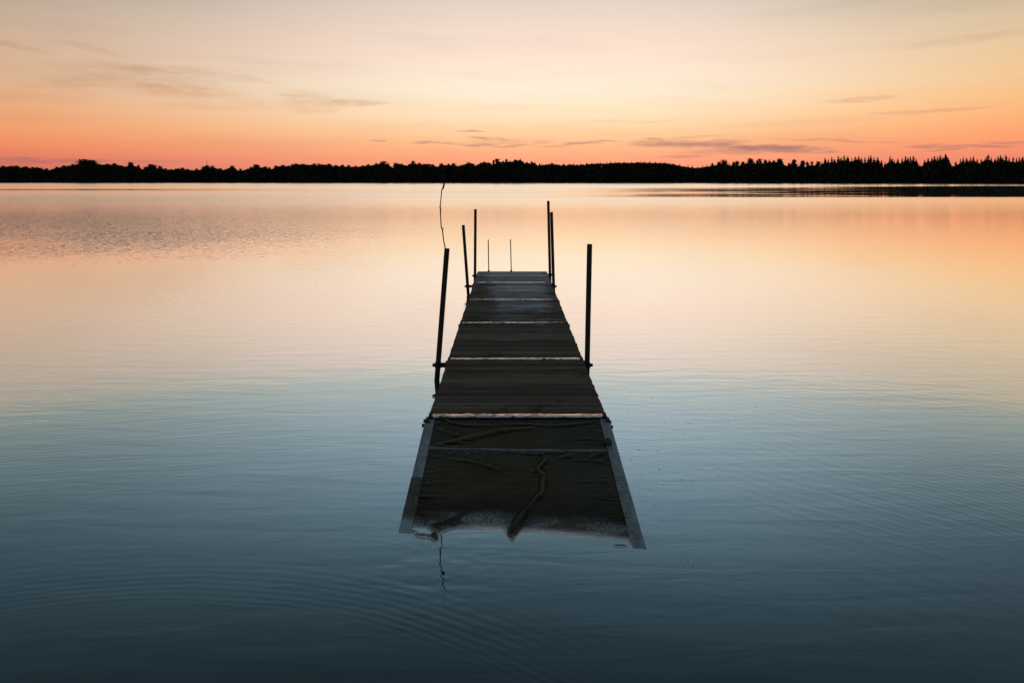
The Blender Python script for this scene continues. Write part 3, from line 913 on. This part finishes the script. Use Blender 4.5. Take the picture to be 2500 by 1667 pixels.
FOLDS = [  # zoomed polyline, half width (m), height (m)
    ([(520, 225), (560, 190), (640, 215), (760, 236), (950, 232), (1150, 226), (1400, 236), (1640, 222), (1740, 200), (1800, 250)], .013, .013),
    ([(470, 400), (620, 368), (780, 330), (930, 295), (1080, 268), (1260, 254)], .020, .018),
    ([(500, 245), (560, 270), (650, 300), (740, 325)], .017, .012),
    ([(1500, 345), (1650, 332), (1800, 338)], .012, .006),
    ([(490, 385), (640, 395), (800, 392), (1000, 402)], .009, .006),
    ([(440, 480), (560, 468), (640, 445), (700, 440)], .010, .009),
    ([(560, 480), (700, 495), (850, 520), (930, 545), (1010, 570)], .014, .012),
    ([(690, 490), (760, 450), (800, 438), (880, 442)], .012, .008),
    ([(960, 455), (1010, 438), (1130, 436), (1280, 450), (1400, 436), (1480, 440), (1540, 455)], .010, .010),
    ([(1320, 440), (1355, 485), (1330, 520), (1295, 570), (1345, 610), (1332, 660), (1330, 735), (1280, 785), (1225, 840), (1185, 895)], .011, .011),
    ([(1185, 895), (1150, 960), (1120, 1015), (1100, 1060), (1095, 1100), (1115, 1150)], .021, .032),
    ([(1390, 490), (1520, 465), (1640, 440), (1680, 435)], .012, .009),
    ([(1660, 495), (1750, 455), (1820, 440)], .012, .010),
    ([(1500, 500), (1650, 498), (1760, 505), (1860, 522)], .012, .010),
    ([(1500, 565), (1700, 560), (1870, 566)], .012, .005),
    ([(1590, 660), (1750, 657), (1890, 655)], .012, .008),
    ([(1700, 722), (1820, 724), (1900, 720)], .012, .006),
    ([(400, 605), (520, 580), (660, 572)], .012, .007),
    ([(390, 680), (520, 668), (620, 655)], .012, .007),
    ([(350, 935), (440, 970), (500, 1015), (520, 1040)], .022, .016),
    ([(740, 905), (660, 960), (560, 1010), (520, 1050), (508, 1085)], .024, .022),
    ([(508, 1085), (512, 1120), (525, 1165)], .022, .026),
    ([(335, 1085), (420, 1092), (500, 1105)], .014, .022),
    ([(1860, 1160), (1930, 1163), (1990, 1168)], .010, .017),
    ([(320, 1055), (345, 1053), (380, 1058)], .009, .013),
    ([(1240, 590), (1290, 575), (1350, 640)], .02, .008)]
carp_w = .062 / (HR - HL).length            # rail width as a share of u
NU, NV = 210, 250
us = np.linspace(carp_w * .8, 1 - carp_w * .8, NU)
vs_ = np.linspace(.012, 1.22, NV)
UU, VV = np.meshgrid(us, vs_)
Wm = (HR - HL).length; Lm = ((BL + BR) / 2 - (HL + HR) / 2).length
Hh = np.full(UU.shape, -.0075)
Wv = Wm
for pl, hw_, ht in FOLDS:
    pts = np.array([uv_of(*z3(a, b)) for a, b in pl])
    if len(pts) > 2:                                  # rounded course
        pp = np.vstack([2 * pts[0] - pts[1], pts, 2 * pts[-1] - pts[-2]])
        q = []
        for i in range(1, len(pp) - 2):
            for t in np.linspace(0, 1, 5)[:-1]:
                q.append(.5 * (2 * pp[i] + (pp[i + 1] - pp[i - 1]) * t + (2 * pp[i - 1] - 5 * pp[i] + 4 * pp[i + 1] - pp[i + 2]) * t * t + (3 * pp[i] - 3 * pp[i + 1] + pp[i + 2] - pp[i - 1]) * t ** 3))
        q.append(pts[-1]); pts = np.array(q)
    best = np.full(UU.shape, 9.0)
    tpar = np.zeros(UU.shape)
    nseg = len(pts) - 1
    for i in range(nseg):
        ax, ay = pts[i][0] * Wm, pts[i][1] * Lm
        bx, by = pts[i + 1][0] * Wm, pts[i + 1][1] * Lm
        ex, ey = bx - ax, by - ay
        t = np.clip(((UU * Wm - ax) * ex + (VV * Lm - ay) * ey) / (ex * ex + ey * ey + 1e-9), 0, 1)
        d = np.hypot(UU * Wm - ax - t * ex, VV * Lm - ay - t * ey)
        m_ = d < best
        best = np.where(m_, d, best); tpar = np.where(m_, (i + t) / nseg, tpar)
    endfade = np.minimum(1, .45 + 2.2 * np.minimum(tpar, 1 - tpar))
    vary = 1.0 if ht > .0175 or pl[0][1] > 1040 else .75 + .35 * np.sin(tpar * 9 + len(pl)) * np.sin(tpar * 23)
    Hh += ht * endfade * vary * np.exp(-(best / (hw_ * (.75 + .5 * np.sin(tpar * 3.1)))) ** 2 * 1.2)
# many short creases pulled in from both rails
for q in range(34):
    sd_ = q % 2
    v0_ = random.uniform(.06, .9); ln_ = random.uniform(.10, .34); sl_ = random.uniform(-.09, .05)
    du = (UU if sd_ == 0 else 1 - UU)
    dv = (VV - v0_ - sl_ * du - .012 * np.sin(du * 17 + q)) * Lm
    wd_ = random.uniform(.0055, .010)
    Hh += random.uniform(.003, .007) * np.exp(-(dv / wd_) ** 2) * np.clip(1 - du / ln_, 0, 1) ** .6
Hf = Hh.copy()
# taut cross wrinkles along both rails, flattening to the middle
s_in = np.minimum(UU, 1 - UU)
ph1 = np.cumsum(.6 + .8 * np.abs(np.sin(np.arange(NV) * .07)), )[:, None]
Hh += .0019 * np.sin(ph1 * .55 + 9 * UU) * np.exp(-(s_in / .16) ** 2) * np.clip((VV - .05) * 6, 0, 1)
Hh += .0006 * np.sin(ph1 * .9 + 4 * np.sin(UU * 7)) * (.4 + .6 * np.sin(UU * 5 + 1) ** 2)
# sag between rails and the battens it is nailed to
Hh -= .007 * np.sin(np.pi * np.clip(UU, 0, 1)) * np.clip(VV, 0, 1)
sm = rng.normal(0, 1, Hh.shape)
for _ in range(3):
    sm = (sm + np.roll(sm, 1, 0) + np.roll(sm, -1, 0) + np.roll(sm, 1, 1) + np.roll(sm, -1, 1)) / 5
Hh += .0022 * sm * np.clip((.88 - VV) * 6, .25, 1)
u_bar, v_bar = uv_of(*z3(1100, 418))
# carpet dips under the cross bar
Hh -= .010 * np.exp(-((VV - v_bar) * Lm / .012) ** 2)
cvs = [tuple(RP(UU[i, k], VV[i, k], Hh[i, k])) for i in range(NV) for k in range(NU)]
cfs = [(i * NU + k, i * NU + k + 1, (i + 1) * NU + k + 1, (i + 1) * NU + k) for i in range(NV - 1) for k in range(NU - 1)]

carpet_m, n = new_mat('sodden_olive_carpet')
g = n.n('ShaderNodeNewGeometry')
pos = g.outputs['Position']
x_, y_, z_ = n.xyz(pos)
fine = n.noise(n.vm('MULTIPLY', pos, (90, 260, 90)), 1, 4, .7)
big = n.noise(n.vm('MULTIPLY', pos, (3.2, 5, 3)), 1, 4, .6)
ribs = n.noise(n.vm('MULTIPLY', pos, (8, 150, 8)), 1, 3, .6)
col = n.ramp(big, [(0.3, (0.040, 0.030, 0.020, 1)), (0.5, (0.060, 0.050, 0.032, 1)), (0.72, (0.086, 0.092, 0.056, 1))])
col = n.mix(n.ss(x_, .1, .55), col, n.mix(.5, col, (0.035, 0.07, 0.06, 1)))
col = n.mix(.55, col, n.ramp(n.m('ADD', n.m('MULTIPLY', fine, .5), n.m('MULTIPLY', ribs, .5)), [(0.35, (0.020, 0.018, 0.012, 1)), (0.65, (0.145, 0.130, 0.092, 1))]))
wa = n.n('ShaderNodeAttribute', attribute_name='fold_shade')
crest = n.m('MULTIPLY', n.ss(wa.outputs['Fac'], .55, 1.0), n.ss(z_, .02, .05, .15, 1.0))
col = n.mix(n.ss(wa.outputs['Fac'], .48, .15), col, (0.012, 0.012, 0.008, 1))  # shade in the fold hollows painted into the carpet colour
col = n.mix(n.m('MULTIPLY', crest, .4), col, (0.17, 0.17, 0.12, 1))  # fold crests painted lighter, as if catching the light
speck = n.n('ShaderNodeTexVoronoi'); n.put(speck.inputs['Vector'], n.vm('MULTIPLY', pos, (9, 9, 3)));
sk = n.ss(speck.outputs['Distance'], .075, .045)
sk = n.m('MULTIPLY', sk, n.ss(big, .52, .6))
col = n.mix(sk, col, (0.42, 0.40, 0.34, 1))
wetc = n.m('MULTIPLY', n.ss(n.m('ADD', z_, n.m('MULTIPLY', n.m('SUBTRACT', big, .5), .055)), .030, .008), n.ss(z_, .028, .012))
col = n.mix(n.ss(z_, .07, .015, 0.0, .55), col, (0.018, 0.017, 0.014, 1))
pale_fleck = n.m('MULTIPLY', n.m('MULTIPLY', wetc, n.ss(n.noise(n.vm('MULTIPLY', pos, (5, 9, 1)), 1, 3), .38, .58, .12, 1.0)), n.ss(n.noise(n.vm('MULTIPLY', pos, (60, 150, 10)), 1, 5, .8), .43, .60))
col = n.mix(n.m('MULTIPLY', pale_fleck, .95), col, (0.36, 0.43, 0.46, 1))  # pale bluish flecks just above the waterline
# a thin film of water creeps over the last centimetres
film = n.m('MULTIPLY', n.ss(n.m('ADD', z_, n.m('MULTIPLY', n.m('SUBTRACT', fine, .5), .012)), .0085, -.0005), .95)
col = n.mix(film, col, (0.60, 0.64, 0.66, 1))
finish(n, col, n.m('SUBTRACT', n.m('SUBTRACT', .95, n.m('MULTIPLY', wetc, .45)), n.m('MULTIPLY', film, .42)), film, n.m('ADD', .02, n.m('MULTIPLY', wetc, .22)),
       n.bump(n.m('ADD', n.m('MULTIPLY', fine, .004), n.m('MULTIPLY', ribs, .003)), 1.0, .9))
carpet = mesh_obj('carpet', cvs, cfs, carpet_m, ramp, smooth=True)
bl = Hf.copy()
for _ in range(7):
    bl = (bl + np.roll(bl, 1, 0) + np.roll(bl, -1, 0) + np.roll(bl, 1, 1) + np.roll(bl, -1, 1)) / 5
at_ = carpet.data.attributes.new('fold_shade', 'FLOAT', 'POINT')
at_.data.foreach_set('value', np.clip(.5 + (Hf - bl) * 200, 0, 1).astype(np.float32).ravel())  # fold relief stored for the painted shading

rail_m, n = new_mat('pale_galvanised_rail')
g = n.n('ShaderNodeNewGeometry')
pos = g.outputs['Position']
mot = n.noise(n.vm('MULTIPLY', pos, (28, 10, 20)), 1, 5, .65)
scr = n.noise(n.vm('MULTIPLY', pos, (16, 50, 10)), 1, 4, .7)
dirt = n.ss(scr, .58, .66)
col = n.ramp(mot, [(0.3, (0.13, 0.155, 0.175, 1)), (0.5, (0.20, 0.235, 0.26, 1)), (0.72, (0.33, 0.37, 0.40, 1))])
kn = n.n('ShaderNodeTexVoronoi'); n.put(kn.inputs['Vector'], n.vm('MULTIPLY', pos, (16, 9, 4)))
dirt = n.m('MAXIMUM', dirt, n.ss(kn.outputs['Distance'], .24, .14))
crk = n.noise(n.vm('MULTIPLY', pos, (9, 90, 9)), 1, 3, .7)
dirt = n.m('MAXIMUM', dirt, n.ss(crk, .60, .66))
finish(n, n.mix(n.m('MULTIPLY', dirt, .8), col, (0.05, 0.047, 0.043, 1)), n.ss(mot, .3, .7, .35, .6), .25, .5, n.bump(scr, .0015))
bar_m, n = new_mat('dull_grey_batten')
g = n.n('ShaderNodeNewGeometry')
mot = n.noise(n.vm('MULTIPLY', g.outputs['Position'], (22, 30, 20)), 1, 5, .7)
finish(n, n.ramp(mot, [(0.3, (0.05, 0.05, 0.05, 1)), (0.5, (0.14, 0.16, 0.18, 1)), (0.75, (0.25, 0.28, 0.31, 1))]), .55, .1, .3, n.bump(mot, .001))
rail_b, n = new_mat('stained_brown_rail')
g = n.n('ShaderNodeNewGeometry')
pos = g.outputs['Position']
x_, y_, z_ = n.xyz(pos)
mot = n.noise(n.vm('MULTIPLY', pos, (40, 14, 20)), 1, 5, .7)
col = n.ramp(mot, [(0.3, (0.035, 0.029, 0.023, 1)), (0.6, (0.085, 0.075, 0.062, 1)), (0.8, (0.16, 0.17, 0.165, 1))])
col = n.mix(n.ss(n.m('ADD', z_, n.m('MULTIPLY', mot, .02)), .034, .022), col, (0.27, 0.32, 0.35, 1))
finish(n, col, .55, .15, .4, n.bump(mot, .0015))


def rail(u0, u1, v0, v1, m, h=.0):
    mb = MB()
    k = 14
    for i in range(k + 1):
        v = v0 + (v1 - v0) * i / k
        wob = .0009 * math.sin(v * 31 + u0 * 5)
        a = RP(u0, v, h + wob); b = RP(u1, v, h + wob * .5)
        for p, dz_ in ((a, -.022), (a, 0), (b, 0), (b, -.022)):
            mb.v.append((p.x, p.y, p.z + dz_))
    for i in range(k):
        for q in range(4):
            r2 = (q + 1) % 4
            mb.f.append((i * 4 + q, i * 4 + r2, (i + 1) * 4 + r2, (i + 1) * 4 + q))
    mb.f.append((0, 1, 2, 3)); mb.f.append(tuple(k * 4 + q for q in (3, 2, 1, 0)))
    return mb.build('side_rail', m, ramp, bevel=.002)


_, vl = uv_of(*z3(360, 640)); _, vr = uv_of(*z3(1930, 665))
_, vtop = uv_of(*z3(470, 175))
rail(0, carp_w, max(.0, vtop), vl - .003, rail_m)
o = rail(-.002, carp_w + .001, vl + .003, 1.25, rail_b, -.001); o['label'] = 'brown stained lower rail piece ending pale in the water'
rail(1 - carp_w, 1, max(.0, vtop), vr - .0015, rail_m)
rail(1 - carp_w - .001, 1.001, vr + .0015, 1.25, rail_m, -.001)
# cross bar that holds the carpet down
mb = MB()
_, vb0 = uv_of(*z3(1100, 413)); _, vb1 = uv_of(*z3(1100, 427))
k = 30
for i in range(k + 1):
    u = carp_w + .004 + (1 - 2 * carp_w - .008) * i / k
    for v, dz_ in ((vb0, -.012), (vb0, 0), (vb1, 0), (vb1, -.012)):
        p = RP(u, v, -.002 - .006 * math.sin(math.pi * u) + .0012 * math.sin(u * 23))
        mb.v.append((p.x, p.y, p.z + dz_))
for i in range(k):
    for q in range(4):
        r2 = (q + 1) % 4
        mb.f.append((i * 4 + q, i * 4 + r2, (i + 1) * 4 + r2, (i + 1) * 4 + q))
mb.f.append((0, 1, 2, 3)); mb.f.append(tuple(k * 4 + q for q in (3, 2, 1, 0)))
mb.build('cross_bar', bar_m, ramp, bevel=.001)
# dark sill plate under the first joint
mb = MB()
for i in range(k + 1):
    u = .012 + .976 * i / k
    for v, dz_ in ((-.024, -.03), (-.024, -.006), (.016, -.008), (.016, -.03)):
        p = RP(u, v, 0); mb.v.append((p.x, p.y, p.z + dz_ + random.uniform(-.0008, .0008)))
for i in range(k):
    for q in range(4):
        r2 = (q + 1) % 4
        mb.f.append((i * 4 + q, i * 4 + r2, (i + 1) * 4 + r2, (i + 1) * 4 + q))
mb.f.append((0, 1, 2, 3)); mb.f.append(tuple(k * 4 + q for q in (3, 2, 1, 0)))
mb.build('hinge_plate', beam_m, ramp)
# bolts that stick out at the hinge
for zx, zy in ((432, 198), (420, 232), (1846, 208), (1858, 243)):
    u, v = uv_of(*z3(zx, zy))
    p = RP(u, v, -.012)
    sx = -1 if u < .5 else 1
    mb = MB()
    mb.tube([p - Vector((sx * .05, 0, 0)), p + Vector((sx * .004, 0, 0))], .006, 8)
    mb.tube([p - Vector((sx * .004, 0, 0)), p + Vector((sx * .010, 0, 0))], .0125, 6)
    mb.build('bolt', pipe_m, ramp)
# lump of carpet over the right end of the cross bar
u, v = uv_of(*z3(1832, 384))
pc = RP(u, v, .0)
bm = bmesh.new(); bmesh.ops.create_icosphere(bm, subdivisions=3, radius=.026)
for q in bm.verts:
    q.co.x *= 1.0; q.co.y *= 1.5; q.co.z *= .75
    q.co += q.co.normalized() * random.uniform(-.003, .003)
    q.co.z += .003 * math.sin(q.co.x * 160 + q.co.y * 80)
me = bpy.data.meshes.new('carpet_knot'); bm.to_mesh(me); bm.free(); me.materials.append(carpet_m)
ka = me.attributes.new('fold_shade', 'FLOAT', 'POINT'); ka.data.foreach_set('value', [.5] * len(me.vertices))
me.polygons.foreach_set('use_smooth', [True] * len(me.polygons))
o = bpy.data.objects.new('carpet_knot', me); COL.objects.link(o); o.parent = ramp; o.location = pc + Vector((0, 0, .008))

# loose specks of plant litter drifting beside the ramp
lit_m, n = new_mat('dark_plant_litter')
g = n.n('ShaderNodeNewGeometry')
finish(n, n.ramp(g.outputs['Random Per Island'], [(0, (.02, .018, .014, 1)), (1, (.09, .08, .06, 1))]), .8, 0, .1)
mb = MB()
for i in range(150):
    px = random.gauss(1600, 90); py = random.uniform(930, 1380)
    if px < 1500 + (py - 1010) * .26: continue
    c = at_z(px, py, .003)
    a = random.random() * 3.14; l = random.uniform(.0025, .006) * (c.y / 4); wd = l * random.uniform(.3, .7)
    d = Vector((math.cos(a), math.sin(a), 0)) * l; s = Vector((-math.sin(a), math.cos(a), 0)) * wd
    mb.quad(c - d, c - s, c + d, c + s)
for i in range(90):
    px = random.uniform(0, 2500); py = random.uniform(950, 1667)
    if 900 < px < 1650 and py < 1400: continue
    c = at_z(px, py, .003)
    a = random.random() * 3.14; l = random.uniform(.0015, .004) * (c.y / 4); wd = l * random.uniform(.3, .7)
    d = Vector((math.cos(a), math.sin(a), 0)) * l; s = Vector((-math.sin(a), math.cos(a), 0)) * wd
    mb.quad(c - d, c - s, c + d, c + s)
o = mb.build('plant_litter', lit_m)
tag(o, 'tiny dark specks of plant litter floating on the water beside the ramp', 'litter', kind='stuff')

S.render.engine = 'CYCLES'
S.cycles.use_denoising = True
S.cycles.max_bounces = 6
